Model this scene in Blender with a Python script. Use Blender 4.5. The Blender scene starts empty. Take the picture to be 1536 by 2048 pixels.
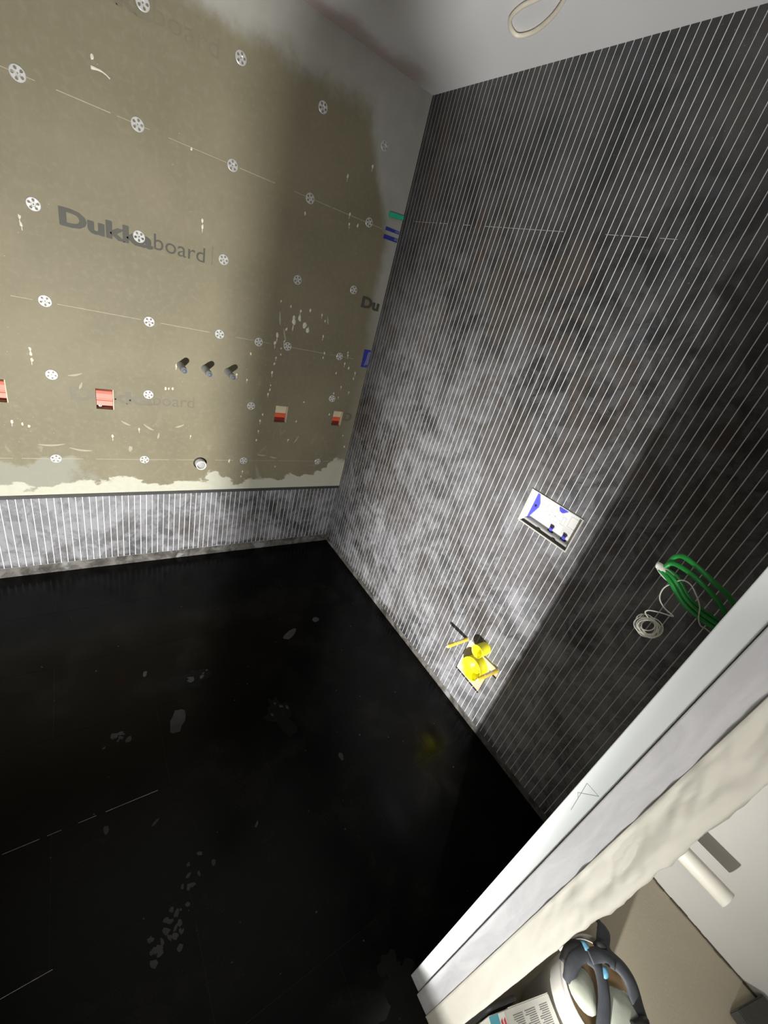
import bpy, bmesh, math, random
from mathutils import Vector, Matrix, noise as mnoise
random.seed(7)
SC = bpy.context.scene
COL = SC.collection

# ------------------------------------------------------------------ camera
cam_d = bpy.data.cameras.new('camera')
cam = bpy.data.objects.new('camera', cam_d)
COL.objects.link(cam)
SC.camera = cam
cam_d.sensor_fit = 'AUTO'
cam_d.sensor_width = 36.0
cam_d.lens = 811.147 / 2048.0 * 36.0
cam_d.clip_start = 0.01
_r = (0.8061, -0.5308, 0.2617)
_d = (-0.0653, -0.5194, -0.8521)
_f = (0.5882, 0.6697, -0.4533)
_m = Matrix(((_r[0], -_d[0], -_f[0]), (_r[1], -_d[1], -_f[1]), (_r[2], -_d[2], -_f[2])))
cam.matrix_world = Matrix.Translation((-1.3534, -2.0505, 1.5842)) @ _m.to_quaternion().to_matrix().to_4x4()

# ------------------------------------------------------------------ world, exposure
w = bpy.data.worlds.new('world')
SC.world = w
w.use_nodes = True
w.node_tree.nodes['Background'].inputs[0].default_value = (0.8, 0.85, 1.0, 1)
w.node_tree.nodes['Background'].inputs[1].default_value = 0.0
vs = SC.view_settings
vs.view_transform = 'Standard'
vs.look = 'None'
vs.gamma = 1.0
vs.use_curve_mapping = False
vs.exposure = 0.0

LAMP = Vector((-1.56, -2.54, 0.45))
LAMP_POWER = 415.0
LAMP_AZ = 22.0
LAMP_EL = -8.0
LAMP_CONE = 156.0
FILL_PANEL_POWER = 15.0

# ------------------------------------------------------------------ helpers
def link(name, me, mat=None, parent=None):
    o = bpy.data.objects.new(name, me)
    COL.objects.link(o)
    if mat is not None and me is not None and len(me.materials) == 0:
        me.materials.append(mat)
    if parent is not None:
        o.parent = parent
    return o

def mesh(name, bm, smooth=False):
    bmesh.ops.recalc_face_normals(bm, faces=bm.faces)
    me = bpy.data.meshes.new(name)
    bm.to_mesh(me)
    bm.free()
    if smooth:
        for p in me.polygons:
            p.use_smooth = True
    return me

def obj(name, bm, mat, parent=None, smooth=False):
    return link(name, mesh(name, bm, smooth), mat, parent)

def box(bm, x0, x1, y0, y1, z0, z1, bevel=0.0, seg=1, M=None):
    vs_ = [bm.verts.new(Vector(p)) for p in ((x0,y0,z0),(x1,y0,z0),(x1,y1,z0),(x0,y1,z0),(x0,y0,z1),(x1,y0,z1),(x1,y1,z1),(x0,y1,z1))]
    fs = [bm.faces.new([vs_[i] for i in f]) for f in ((3,2,1,0),(4,5,6,7),(0,1,5,4),(1,2,6,5),(2,3,7,6),(3,0,4,7))]
    if bevel > 0:
        es = {e for f in fs for e in f.edges}
        r = bmesh.ops.bevel(bm, geom=list(es), offset=bevel, segments=seg, affect='EDGES', profile=0.5)
        vs_ = list({v for f in r['faces'] for v in f.verts} | {v for v in vs_ if v.is_valid})
    if M is not None:
        bmesh.ops.transform(bm, matrix=M, verts=[v for v in vs_ if v.is_valid])
    return vs_

def lathe(bm, prof, M, n=28, close=False):
    """prof: list of (r, h); revolve round local z, then transform by M"""
    rings = []
    for r, h in prof:
        if r < 1e-6:
            rings.append([bm.verts.new(M @ Vector((0, 0, h)))])
        else:
            rings.append([bm.verts.new(M @ Vector((r*math.cos(2*math.pi*i/n), r*math.sin(2*math.pi*i/n), h))) for i in range(n)])
    for a, b in zip(rings, rings[1:]):
        for i in range(n):
            j = (i+1) % n
            if len(a) == 1 and len(b) == 1: continue
            if len(a) == 1: bm.faces.new((a[0], b[i], b[j]))
            elif len(b) == 1: bm.faces.new((a[i], b[0], a[j]))
            else: bm.faces.new((a[i], b[i], b[j], a[j]))

def spline(pts, sub=8):
    P = [Vector(p) for p in pts]
    out = []
    for i in range(len(P)-1):
        p0 = P[max(i-1, 0)]; p1 = P[i]; p2 = P[i+1]; p3 = P[min(i+2, len(P)-1)]
        for k in range(sub):
            t = k/sub
            out.append(0.5*((2*p1)+(p2-p0)*t+(2*p0-5*p1+4*p2-p3)*t*t+(3*p1-p0-3*p2+p3)*t**3))
    out.append(P[-1])
    return out

def tube(bm, pts, r, n=8, flat=None):
    """flat=(direction, ratio): squashes the section along the direction"""
    P = [Vector(p) for p in pts]
    t0 = (P[1]-P[0]).normalized()
    up = Vector((0, 0, 1)) if abs(t0.z) < 0.9 else Vector((1, 0, 0))
    a = t0.cross(up).normalized()
    rings = []
    for i, p in enumerate(P):
        t = (P[min(i+1, len(P)-1)] - P[max(i-1, 0)]).normalized()
        a = (a - t*a.dot(t)).normalized()
        b = t.cross(a)
        rr = r[i] if isinstance(r, (list, tuple)) else r
        ring = []
        for k in range(n):
            ang = 2*math.pi*k/n
            off = a*math.cos(ang)*rr + b*math.sin(ang)*rr
            if flat:
                dv = Vector(flat[0]).normalized()
                off = off - dv*off.dot(dv)*(1-flat[1])
            ring.append(bm.verts.new(p+off))
        rings.append(ring)
    for q, s in zip(rings, rings[1:]):
        for k in range(n):
            bm.faces.new((q[k], s[k], s[(k+1) % n], q[(k+1) % n]))
    bm.faces.new(rings[0][::-1])
    bm.faces.new(rings[-1])

def slab(bm, axis, d0, d1, u0, u1, v0, v1, holes):
    """plate with rectangular holes; axis 'y': u=x, v=z, depth along y; axis 'x': u=y, v=z. d0 is the room-side face"""
    us = sorted({u0, u1, *[q for h in holes for q in h[:2]]})
    vv = sorted({v0, v1, *[q for h in holes for q in h[2:]]})
    us = [q for q in us if u0 <= q <= u1]; vv = [q for q in vv if v0 <= q <= v1]
    def solid(i, j):
        if i < 0 or j < 0 or i >= len(us)-1 or j >= len(vv)-1: return False
        cu = (us[i]+us[i+1])/2; cv = (vv[j]+vv[j+1])/2
        return not any(h[0] < cu < h[1] and h[2] < cv < h[3] for h in holes)
    cache = {}
    def V(u, v, d):
        k = (round(u, 6), round(v, 6), round(d, 6))
        if k not in cache:
            cache[k] = bm.verts.new((u, d, v) if axis == 'y' else (d, u, v))
        return cache[k]
    for i in range(len(us)-1):
        for j in range(len(vv)-1):
            if not solid(i, j): continue
            a, b, c, e = us[i], us[i+1], vv[j], vv[j+1]
            for d in (d0, d1):
                bm.faces.new((V(a,c,d), V(b,c,d), V(b,e,d), V(a,e,d)))
            for di, dj, p, q in ((-1,0,(a,c),(a,e)), (1,0,(b,c),(b,e)), (0,-1,(a,c),(b,c)), (0,1,(a,e),(b,e))):
                if not solid(i+di, j+dj):
                    bm.faces.new((V(*p,d0), V(*q,d0), V(*q,d1), V(*p,d1)))

def tag(o, label=None, cat=None, group=None, kind=None):
    if label: o['label'] = label
    if cat: o['category'] = cat
    if group: o['group'] = group
    if kind: o['kind'] = kind
    return o

def thing(name, loc, label, cat, group=None):
    o = bpy.data.objects.new(name, None)
    o.empty_display_size = 0.05
    COL.objects.link(o)
    o.location = loc
    return tag(o, label, cat, group)

def part(name, bm, mat, root, smooth=False):
    """mesh built in world coordinates, parented to a thing without moving"""
    o = obj(name, bm, mat, None, smooth)
    o.parent = root
    o.matrix_parent_inverse = Matrix.Translation(-Vector(root.location))
    return o

def struct(name, bm, mat):
    return tag(obj(name, bm, mat), kind='structure')

# ------------------------------------------------------------------ materials
class G:
    def __init__(s, name):
        s.mat = bpy.data.materials.new(name)
        s.mat.use_nodes = True
        s.t = s.mat.node_tree
        s.b = s.t.nodes['Principled BSDF']
        s._pos = None
    def n(s, kind): return s.t.nodes.new(kind)
    def put(s, sock, v):
        if isinstance(v, bpy.types.NodeSocket): s.t.links.new(v, sock)
        else: sock.default_value = v
    def pos(s):
        if s._pos is None: s._pos = s.n('ShaderNodeNewGeometry').outputs['Position']
        return s._pos
    def xyz(s):
        q = s.n('ShaderNodeSeparateXYZ'); s.put(q.inputs[0], s.pos()); return q.outputs
    def m(s, op, a, b=0.0, clamp=False):
        q = s.n('ShaderNodeMath'); q.operation = op; q.use_clamp = clamp
        s.put(q.inputs[0], a); s.put(q.inputs[1], b); return q.outputs[0]
    def mr(s, x, a, b, c=0.0, d=1.0, smooth=True):
        q = s.n('ShaderNodeMapRange'); q.interpolation_type = 'SMOOTHSTEP' if smooth else 'LINEAR'
        s.put(q.inputs['Value'], x)
        for k, v in (('From Min', a), ('From Max', b), ('To Min', c), ('To Max', d)): s.put(q.inputs[k], v)
        return q.outputs['Result']
    def scale(s, v):
        q = s.n('ShaderNodeVectorMath'); q.operation = 'MULTIPLY'
        s.put(q.inputs[0], s.pos()); q.inputs[1].default_value = v; return q.outputs[0]
    def noise(s, sc, detail=3, rough=0.55, dist=0.0, vec=None):
        q = s.n('ShaderNodeTexNoise')
        s.put(q.inputs['Vector'], vec if vec is not None else s.pos())
        q.inputs['Scale'].default_value = sc; q.inputs['Detail'].default_value = detail
        q.inputs['Roughness'].default_value = rough; q.inputs['Distortion'].default_value = dist
        return q.outputs['Fac']
    def vor(s, sc, vec=None):
        q = s.n('ShaderNodeTexVoronoi'); q.inputs['Scale'].default_value = sc
        s.put(q.inputs['Vector'], vec if vec is not None else s.pos()); return q.outputs['Distance']
    def mix(s, f, a, b):
        q = s.n('ShaderNodeMix'); q.data_type = 'RGBA'
        s.put(q.inputs[0], f)
        for k, v in ((6, a), (7, b)):
            if isinstance(v, tuple) and len(v) == 3: v = (*v, 1)
            s.put(q.inputs[k], v)
        return q.outputs[2]
    def done(s, col=None, rough=0.6, metal=0.0, spec=0.5, bump=None, bstr=0.2, bdist=0.002, **kw):
        if col is not None:
            if isinstance(col, tuple) and len(col) == 3: col = (*col, 1)
            s.put(s.b.inputs['Base Color'], col)
        s.put(s.b.inputs['Roughness'], rough); s.put(s.b.inputs['Metallic'], metal)
        s.put(s.b.inputs['Specular IOR Level'], spec)
        if bump is not None:
            q = s.n('ShaderNodeBump'); q.inputs['Strength'].default_value = bstr; q.inputs['Distance'].default_value = bdist
            s.put(q.inputs['Height'], bump); s.put(s.b.inputs['Normal'], q.outputs[0])
        for k, v in kw.items():
            s.put(s.b.inputs[k.replace('_', ' ')], v)
        return s.mat

def plain(name, col, rough=0.5, metal=0.0, spec=0.5, var=0.12, sc=40, bump=0.1):
    g = G(name)
    n = g.noise(sc, 3)
    a = tuple(c*(1-var) for c in col); b = tuple(min(1, c*(1+var)) for c in col)
    return g.done(g.mix(n, a, b), rough, metal, spec, bump=n, bstr=bump, bdist=0.001)

def mat_board():
    g = G('tile_backer_board')
    x, y, z = g.xyz()
    n1 = g.noise(2.2, 4); n2 = g.noise(45, 4, 0.6); n3 = g.noise(9, 5, 0.6)
    base = g.mix(g.mr(n1, 0.3, 0.7), (0.212, 0.190, 0.122), (0.262, 0.232, 0.152))
    base = g.mix(g.m('MULTIPLY', g.mr(n2, 0.45, 0.75), 0.22), base, (0.36, 0.33, 0.25))
    # wiped smears of cement
    sm = g.m('MULTIPLY', g.mr(g.noise(7, 6, 0.65, 1.2, g.scale((1, 1, 0.7))), 0.60, 0.74), g.mr(z, 1.35, 0.75))
    base = g.mix(g.m('MULTIPLY', sm, 0.35), base, (0.50, 0.47, 0.38))
    # grey cement skim below the ceiling and along the inside corner
    e1 = g.m('ADD', z, g.m('MULTIPLY', g.m('SUBTRACT', n3, 0.5), 0.16))
    top = g.mr(e1, 2.19, 2.30)
    wid = g.mr(z, 1.75, 2.28, 0.055, 0.27)
    e2 = g.m('SUBTRACT', g.m('ADD', x, g.m('MULTIPLY', g.m('SUBTRACT', n3, 0.5), 0.09)), g.m('MULTIPLY', wid, -1.0))
    side = g.m('MULTIPLY', g.mr(e2, -0.035, 0.03), g.mr(z, 1.15, 1.75, 0.18, 1.0))
    top = g.m('MAXIMUM', g.m('MULTIPLY', top, g.mr(x, -1.25, -0.95)), side)
    skim = g.mix(g.noise(14, 5), (0.36, 0.355, 0.32), (0.50, 0.49, 0.45))
    base = g.mix(top, base, skim)
    # pale skim with a ragged edge along the foot of the board
    n5 = g.noise(5.5, 5, 0.6, 0.4, g.scale((1, 1, 1.6)))
    lo = g.m('SUBTRACT', z, g.m('MULTIPLY', g.m('SUBTRACT', n5, 0.5), 0.27))
    foot = g.mr(lo, 0.512, 0.497)
    corner = g.mr(g.m('ADD', g.m('ADD', x, 0.16), g.m('SUBTRACT', 0.56, lo)), 0.0, 0.015)
    foot = g.m('MAXIMUM', foot, g.m('MULTIPLY', corner, g.mr(lo, 0.62, 0.60)))
    base = g.mix(g.m('MULTIPLY', g.m('MULTIPLY', g.mr(g.m('ADD', x, g.m('MULTIPLY', n3, 0.35)), -1.14, -1.22), g.mr(lo, 0.61, 0.585)), 0.6), base, (0.36, 0.37, 0.31))
    base = g.mix(foot, base, g.mix(n2, (0.50, 0.50, 0.40), (0.62, 0.61, 0.50)))
    return g.done(base, 0.62, spec=0.35, bump=g.m('ADD', n2, g.m('MULTIPLY', foot, 2.0)), bstr=0.12, bdist=0.0012)

def mat_tile():
    g = G('dark_stone_tile')
    x, y, z = g.xyz()
    n1 = g.noise(1.5, 5, 0.6, 0.5); n2 = g.noise(13, 9, 0.74, 0.5); n3 = g.noise(60, 3); n4 = g.noise(4.2, 4, 0.55, 0.4)
    base = g.mix(g.mr(n4, 0.42, 0.62), (0.024, 0.024, 0.026), (0.048, 0.047, 0.047))
    band = g.m('MULTIPLY', g.mr(z, 0.35, 0.62), g.mr(z, 1.55, 1.05))
    brown = g.m('MULTIPLY', g.mr(g.m('ADD', g.noise(3.0, 6, 0.68, 0.5, g.scale((1, 1.0, 0.8))), g.m('MULTIPLY', band, 0.07)), 0.54, 0.60), 0.9)
    base = g.mix(g.m('MULTIPLY', brown, 0.75), base, (0.066, 0.052, 0.045))
    # dried grout haze left on the tile, thickest low on the wall
    amt = g.m('ADD', g.m('MULTIPLY', g.mr(n1, 0.36, 0.62), 0.55), g.m('MULTIPLY', g.mr(n2, 0.43, 0.57), 0.42))
    hgt = g.mr(z, 0.45, 2.2, 1.0, 0.13)  # haze thins upward; the darker top also paints in the lamp's falloff
    amt = g.m('ADD', amt, g.m('MULTIPLY', g.mr(x, -0.35, -0.75), 0.15))
    hz = g.m('MULTIPLY', amt, hgt, True)
    hz = g.m('MULTIPLY', hz, g.mr(brown, 0.0, 1.0, 1.0, 0.55))
    wet = g.m('MULTIPLY', g.mr(g.m('ADD', z, g.m('MULTIPLY', g.noise(9, 4), 0.10)), 0.13, 0.105), g.mr(n4, 0.42, 0.56))
    hz = g.m('MULTIPLY', hz, g.m('SUBTRACT', 1.0, g.m('MULTIPLY', wet, 0.75)))
    base = g.mix(hz, base, (0.31, 0.31, 0.33))
    speck = g.mr(g.noise(150, 3), 0.66, 0.76)
    base = g.mix(g.m('MULTIPLY', speck, 0.30), base, (0.6, 0.6, 0.58))
    return g.done(base, g.mr(hz, 0.0, 0.6, 0.42, 0.75), spec=0.4, bump=n3, bstr=0.08, bdist=0.0008)

def mat_band():
    g = G('smeared_tile_foot')
    n = g.noise(16, 6, 0.65, 0.5); n2 = g.noise(5, 4)
    c = g.mix(g.mr(n, 0.35, 0.68), (0.045, 0.040, 0.034), (0.19, 0.18, 0.165))
    c = g.mix(g.mr(n2, 0.58, 0.64), c, (0.26, 0.26, 0.27))
    return g.done(c, 0.6, bump=n, bstr=0.2)

def mat_floor():
    g = G('black_polished_tile')
    n = g.noise(5, 5, 0.6, 0.4); n2 = g.noise(90, 2)
    c = g.mix(g.mr(n, 0.45, 0.75), (0.0022, 0.0022, 0.0022), (0.006, 0.0058, 0.0055))
    return g.done(c, g.mr(n, 0.3, 0.7, 0.14, 0.30), spec=0.13, bump=n2, bstr=0.01, bdist=0.0004)

def mat_ceiling():
    g = G('ceiling_plaster')
    x, y, z = g.xyz()
    n = g.noise(2, 4); n2 = g.noise(60, 3); n3 = g.noise(7, 5)
    c = g.mix(n, (0.66, 0.66, 0.665), (0.76, 0.76, 0.77))
    st = g.mr(g.m('ADD', y, g.m('MULTIPLY', g.m('SUBTRACT', n3, 0.5), 0.16)), -0.15, -0.05)
    st = g.m('MULTIPLY', st, g.mr(x, -0.02, -0.16))
    c = g.mix(g.m('MULTIPLY', st, 0.75), c, (0.42, 0.31, 0.26))
    return g.done(c, 0.85, spec=0.2, bump=n2, bstr=0.15)

def mat_hall_floor():
    g = G('bare_screed')
    n = g.noise(3, 5, 0.6); n2 = g.noise(120, 3)
    c = g.mix(n, (0.36, 0.32, 0.245), (0.48, 0.43, 0.33))
    c = g.mix(g.mr(n2, 0.55, 0.85), c, (0.48, 0.44, 0.35))
    return g.done(c, 0.8, spec=0.2, bump=n2, bstr=0.2)

def mat_film():
    g = G('protective_film')
    n = g.noise(14, 5, 0.6, 1.0, g.scale((1, 2.0, 0.35))); n2 = g.noise(30, 4, 0.6, 0.6)
    c = g.mix(g.mr(n, 0.35, 0.7), (0.58, 0.58, 0.605), (0.70, 0.70, 0.72))
    return g.done(c, 0.4, spec=0.4, bump=n2, bstr=0.25, bdist=0.003)

M = dict(
    board=mat_board(), tile=mat_tile(), band=mat_band(), floor=mat_floor(), ceiling=mat_ceiling(), hall_floor=mat_hall_floor(), film=mat_film(),
    grout=plain('white_grout', (0.86, 0.86, 0.84), 0.8, var=0.06, sc=30),
    filler=plain('joint_filler', (0.46, 0.42, 0.32), 0.8, sc=60, var=0.3),
    plaster=plain('beige_plaster', (0.62, 0.53, 0.38), 0.8, sc=25),
    cap=plain('dark_tile_edge', (0.05, 0.05, 0.048), 0.5, sc=30, var=0.4),
    floor_joint=plain('dark_floor_joint', (0.006, 0.006, 0.006), 0.5),
    wall_white=plain('white_wall_paint', (0.47, 0.46, 0.43), 0.8, sc=6, var=0.05),
    wall_grey=plain('grey_wall_skim', (0.42, 0.41, 0.39), 0.8, sc=6),
    profile=plain('white_lacquered_profile', (0.72, 0.755, 0.765), 0.3, sc=4, var=0.02, bump=0.02),
    paper=plain('cream_masking_paper', (0.74, 0.72, 0.64), 0.6, sc=18, var=0.06),
    galv=plain('galvanised_steel', (0.72, 0.72, 0.72), 0.35, metal=0.35, sc=90),
    screw=plain('dark_screw_steel', (0.10, 0.10, 0.10), 0.35, metal=0.6),
    print_dark=plain('grey_board_print', (0.080, 0.078, 0.062), 0.6, sc=12, var=0.25),
    print_faint=plain('worn_board_print', (0.185, 0.168, 0.115), 0.6, sc=10, var=0.3),
    splat=plain('dried_cement_splatter', (0.80, 0.76, 0.64), 0.8, sc=60),
    floor_mark=plain('dried_cement_on_floor', (0.045, 0.045, 0.045), 0.8, spec=0.1, sc=40, var=0.35),
    floor_dust=plain('cement_dust_on_floor', (0.0065, 0.0065, 0.0065), 0.8, spec=0.08, sc=40, var=0.5),
    red=plain('red_plastic', (0.90, 0.13, 0.05), 0.4, sc=20),
    pink=plain('pale_red_plastic', (0.88, 0.27, 0.20), 0.5, sc=20, var=0.08),
    dark_red=plain('deep_red_plastic', (0.22, 0.012, 0.008), 0.5),
    black_gap=plain('dark_cavity', (0.02, 0.015, 0.012), 0.8),
    cut=plain('cream_cut_edge', (0.80, 0.68, 0.48), 0.8, sc=60),
    pipe_grey=plain('grey_pipe', (0.24, 0.24, 0.235), 0.45, sc=30, var=0.2),
    pipe_cap=plain('blue_grey_plug', (0.13, 0.14, 0.165), 0.5),
    white_pl=plain('white_plastic', (0.80, 0.80, 0.77), 0.35, var=0.03),
    white_tube=plain('white_pipe_plastic', (0.62, 0.60, 0.53), 0.4, var=0.03),
    grey_pl=plain('grey_plastic', (0.42, 0.42, 0.41), 0.45),
    blue=plain('blue_plastic', (0.09, 0.10, 0.62), 0.35, var=0.08),
    dark_blue=plain('dark_blue_recess', (0.03, 0.01, 0.06), 0.5),
    blue_tape=plain('blue_tape', (0.035, 0.045, 0.34), 0.6, sc=60, var=0.25),
    blue_tape_l=plain('pale_blue_tape', (0.20, 0.20, 0.40), 0.6, sc=60, var=0.2),
    green_pl=plain('green_plastic', (0.04, 0.60, 0.36), 0.45, var=0.08),
    ink=plain('grey_print_ink', (0.45, 0.45, 0.45), 0.6),
    text_ink=plain('dark_print_ink', (0.16, 0.16, 0.16), 0.6),
    yellow=plain('yellow_plastic', (0.88, 0.83, 0.025), 0.35, var=0.05, bump=0.02),
    yellow_dk=plain('amber_plastic_sleeve', (0.80, 0.55, 0.07), 0.4, var=0.1),
    green_cable=plain('green_cable', (0.02, 0.30, 0.05), 0.4, var=0.1),
    white_wire=plain('white_wire', (0.66, 0.65, 0.58), 0.45),
    white_tape=plain('white_tape', (0.80, 0.79, 0.74), 0.6),
    cream_cable=plain('cream_cable', (0.80, 0.74, 0.62), 0.5),
    bucket=plain('white_bucket_plastic', (0.60, 0.58, 0.54), 0.4, var=0.04),
    tan=plain('tan_residue', (0.50, 0.34, 0.18), 0.7),
    strap=plain('charcoal_strap', (0.045, 0.050, 0.058), 0.7, sc=80, var=0.3),
    black=plain('black_rubber', (0.012, 0.012, 0.012), 0.6),
    lens=plain('pale_goggle_lens', (0.42, 0.45, 0.38), 0.25, sc=30, var=0.15),
    sky=plain('light_blue_plastic', (0.10, 0.27, 0.38), 0.5),
    card=plain('pale_carton', (0.60, 0.59, 0.54), 0.7, var=0.04),
    card_red=plain('red_print', (0.60, 0.07, 0.09), 0.6),
    card_blue=plain('blue_print', (0.10, 0.38, 0.48), 0.6),
    slab=plain('dark_grey_slab', (0.055, 0.053, 0.045), 0.8, sc=50, var=0.3),
    gap=plain('dark_floor_gap', (0.075, 0.060, 0.042), 0.9, sc=60, var=0.5),
    pencil=plain('pencil_mark', (0.24, 0.26, 0.265), 0.7),
    lamp_body=plain('dark_lamp_housing', (0.05, 0.05, 0.05), 0.5),
    can=plain('brushed_tin', (0.30, 0.30, 0.31), 0.45, metal=0.4),
)
g = G('smoky_translucent_plastic')
M['smoky'] = g.done((0.25, 0.25, 0.25), 0.4, Alpha=0.60)  # alpha sets how much lamp light the added bottle holds back
g = G('dark_translucent_plastic')
M['smoky_dark'] = g.done((0.20, 0.20, 0.20), 0.4, Alpha=0.64)  # for the added tube, dims the light on the jamb
g = G('lit_lamp_lens')
M['lamp_lens'] = g.done((1.0, 0.98, 0.92), 0.3, Emission_Color=(1.0, 0.97, 0.90, 1), Emission_Strength=40.0)

g = G('lit_fill_panel')
M['panel'] = g.done((0.9, 0.9, 0.88), 0.5, Emission_Color=(1.0, 0.97, 0.92, 1), Emission_Strength=2.0)

H = 2.4
# ------------------------------------------------------------------ the shell
HX = 0.255                     # hall wall plane
DW0, DW1 = -2.134, -2.004      # door wall, hall face and room face

# --- left wall: tile backer boards over a tiled foot
BOXES = [(-1.638, -1.575, 0.850, 0.939), (-1.295, -1.232, 0.850, 0.938), (-0.507, -0.438, 0.844, 0.936), (-0.155, -0.093, 0.848, 0.936)]
bm = bmesh.new()
slab(bm, 'y', 0.0125, 0.10, -2.3, 0.14, 0.0, H, BOXES)
wall_left = struct('wall_left', bm, M['filler'])
rows = [(0.436, 0.6125), (0.6135, 1.2415), (1.2425, 1.8615), (1.8625, H)]
boards = []
for z0, z1 in rows:
    bm = bmesh.new()
    slab(bm, 'y', 0.0, 0.0125, -2.3, 0.0, z0, z1, [h for h in BOXES if z0 < h[2] < z1])
    boards.append(obj('backer_board', bm, M['board'], wall_left))

for zz in (0.6130, 1.2420, 1.8620):
    bm = bmesh.new()
    xx = -2.2
    while xx < -0.05:
        L = random.uniform(0.05, 0.30)
        box(bm, xx, min(xx+L, -0.02), -0.00035, 0.012, zz-0.0007-random.uniform(0, 0.0006), zz+0.0007+random.uniform(0, 0.0006))
        xx += L + random.uniform(0.0, 0.12)
    tag(obj('joint_filler', bm, M['filler'], wall_left), kind='stuff')
    bm = bmesh.new(); box(bm, -2.3, -0.001, -0.0001, 0.012, zz-0.0006, zz+0.0006); obj('board_joint', bm, M['board'], wall_left)

# tiled foot of the left wall
PITCH = 0.02597
TW = 0.0231
bm = bmesh.new()
box(bm, -2.3, 0.0, -0.0005, 0.0125, 0.0, 0.419)
obj('grout', bm, M['grout'], wall_left)
xg = -1.6302
while xg + PITCH < 0: xg += PITCH
def strip_mesh(key, L):
    bm = bmesh.new()
    box(bm, -TW/2, TW/2, -0.0018, 0.006, 0, L, 0.0006)
    return mesh(key, bm)
sm = strip_mesh('tile', 0.365)
x = xg - PITCH
k = 0
while x > -2.3:
    o = link('tile', sm, M['tile'], wall_left)
    o.location = (x + PITCH/2, 0, 0.053)
    x -= PITCH
bm = bmesh.new(); box(bm, xg + 0.0014, -0.001, -0.0018, 0.006, 0.053, 0.418); obj('tile', bm, M['tile'], wall_left)
bm = bmesh.new(); box(bm, -2.3, 0.0, -0.0030, 0.0100, 0.419, 0.4355, 0.0008); obj('tile_edge', bm, M['cap'], wall_left)
bm = bmesh.new(); box(bm, -2.3, 0.0, -0.0024, 0.0060, 0.0, 0.052, 0.0006); struct('baseboard_left', bm, M['band'])

# --- right wall: fluted dark tile, white grout
CIS = (-1.505, -1.282, 0.980, 1.116)
WC = [(-1.478, -1.326, 0.178, 0.366), (-1.516, -1.478, 0.318, 0.372)]
bm = bmesh.new()
slab(bm, 'x', 0.0125, 0.13, DW1, 0.10, 0.0, H, [CIS])
wall_right = struct('wall_right', bm, M['plaster'])
bm = bmesh.new()
slab(bm, 'x', 0.0014, 0.0125, DW1, 0.0, 0.0, H, [CIS, *WC])
obj('grout', bm, M['grout'], wall_right)
HOLES = [CIS, *WC]
Z0R = 0.032
full = None
yg = -1.2073
while yg + PITCH < 0: yg += PITCH
edges = []
y = yg
while y > DW1: edges.append(y); y -= PITCH
edges = [0.0] + edges + [DW1]
def strip_piece(y0, y1, holes):
    """fluted strip between y0<y1 with notches; returns a list of bmeshes (separate pieces)"""
    zs = sorted({Z0R, H, *[q for h in holes for q in h[2:]]})
    pieces = []; cur = []
    for a, b in zip(zs, zs[1:]):
        c = (a+b)/2
        lo, hi = y0, y1
        gone = False
        for h in holes:
            if h[2] < c < h[3]:
                if h[0] <= lo and h[1] >= hi: gone = True
                elif h[0] <= lo: lo = max(lo, h[1])
                elif h[1] >= hi: hi = min(hi, h[0])
        if hi - lo < 0.002: gone = True
        if gone:
            if cur: pieces.append(cur); cur = []
        else: cur.append((lo, hi, a, b))
    if cur: pieces.append(cur)
    return pieces
for a, b in zip(edges, edges[1:]):
    y1, y0 = a - 0.0014, b + 0.0014
    hs = [h for h in HOLES if h[0] < y1 and h[1] > y0]
    if not hs:
        if abs((a-b) - PITCH) < 1e-4:
            if full is None:
                bm = bmesh.new(); box(bm, 0.0, 0.008, -TW/2, TW/2, Z0R, H, 0.0006); full = mesh('tile', bm)
            o = link('tile', full, M['tile'], wall_right)
            o.location = (0, (a+b)/2, 0)
        elif y1 - y0 > 0.002:
            bm = bmesh.new(); box(bm, 0.0, 0.008, y0, y1, Z0R, H); obj('tile', bm, M['tile'], wall_right)
        continue
    for pc in strip_piece(y0, y1, hs):
        bm = bmesh.new()
        for lo, hi, za, zb in pc: box(bm, 0.0, 0.008, lo, hi, za, zb)
        obj('tile', bm, M['tile'], wall_right)
bm = bmesh.new(); box(bm, -0.0008, 0.008, DW1, 0.0, 0.0, Z0R - 0.0005, 0.0005); struct('baseboard_right', bm, M['band'])
# tile joints across the wall, slim smears of grout
bm = bmesh.new()
for zz, ya, yb in ((1.928, -0.10, -1.30), (0.640, -0.50, -1.45)):
    yy = ya
    while yy > yb:
        L = random.uniform(0.02, 0.11)
        if random.random() < 0.6:
            box(bm, -0.0004, 0.001, yy - L, yy, zz - 0.0007, zz + 0.0006)
        yy -= L + random.uniform(0.0, 0.04)
tag(obj('tile_joint', bm, M['ink'], wall_right), kind='stuff')

# --- floor of the wet room
bm = bmesh.new(); box(bm, -2.3, 0.02, -2.125, 0.02, -0.08, -0.0009)
floor = struct('floor', bm, M['floor_joint'])
fy = [0.0, -0.300, -0.6115, -0.9233, -1.2350, -1.5470, -1.8590, -2.125]
for r, (ya, yb) in enumerate(zip(fy, fy[1:])):
    x = 0.0
    first = 0.88 - 0.62 if r % 2 == 0 else 0.57
    cuts = [0.0]; q = -first
    while q > -2.3: cuts.append(q); q -= 0.62
    cuts.append(-2.3)
    for xa, xb in zip(cuts, cuts[1:]):
        bm = bmesh.new(); box(bm, xb + 0.0004, xa - 0.0004, yb + 0.0004, ya - 0.0004, -0.012, 0.0)
        obj('floor_tile', bm, M['floor'], floor)

# --- ceiling
bm = bmesh.new(); box(bm, -2.7, 0.4, -3.9, 0.12, H, H + 0.08)
struct('ceiling', bm, M['ceiling'])

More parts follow.
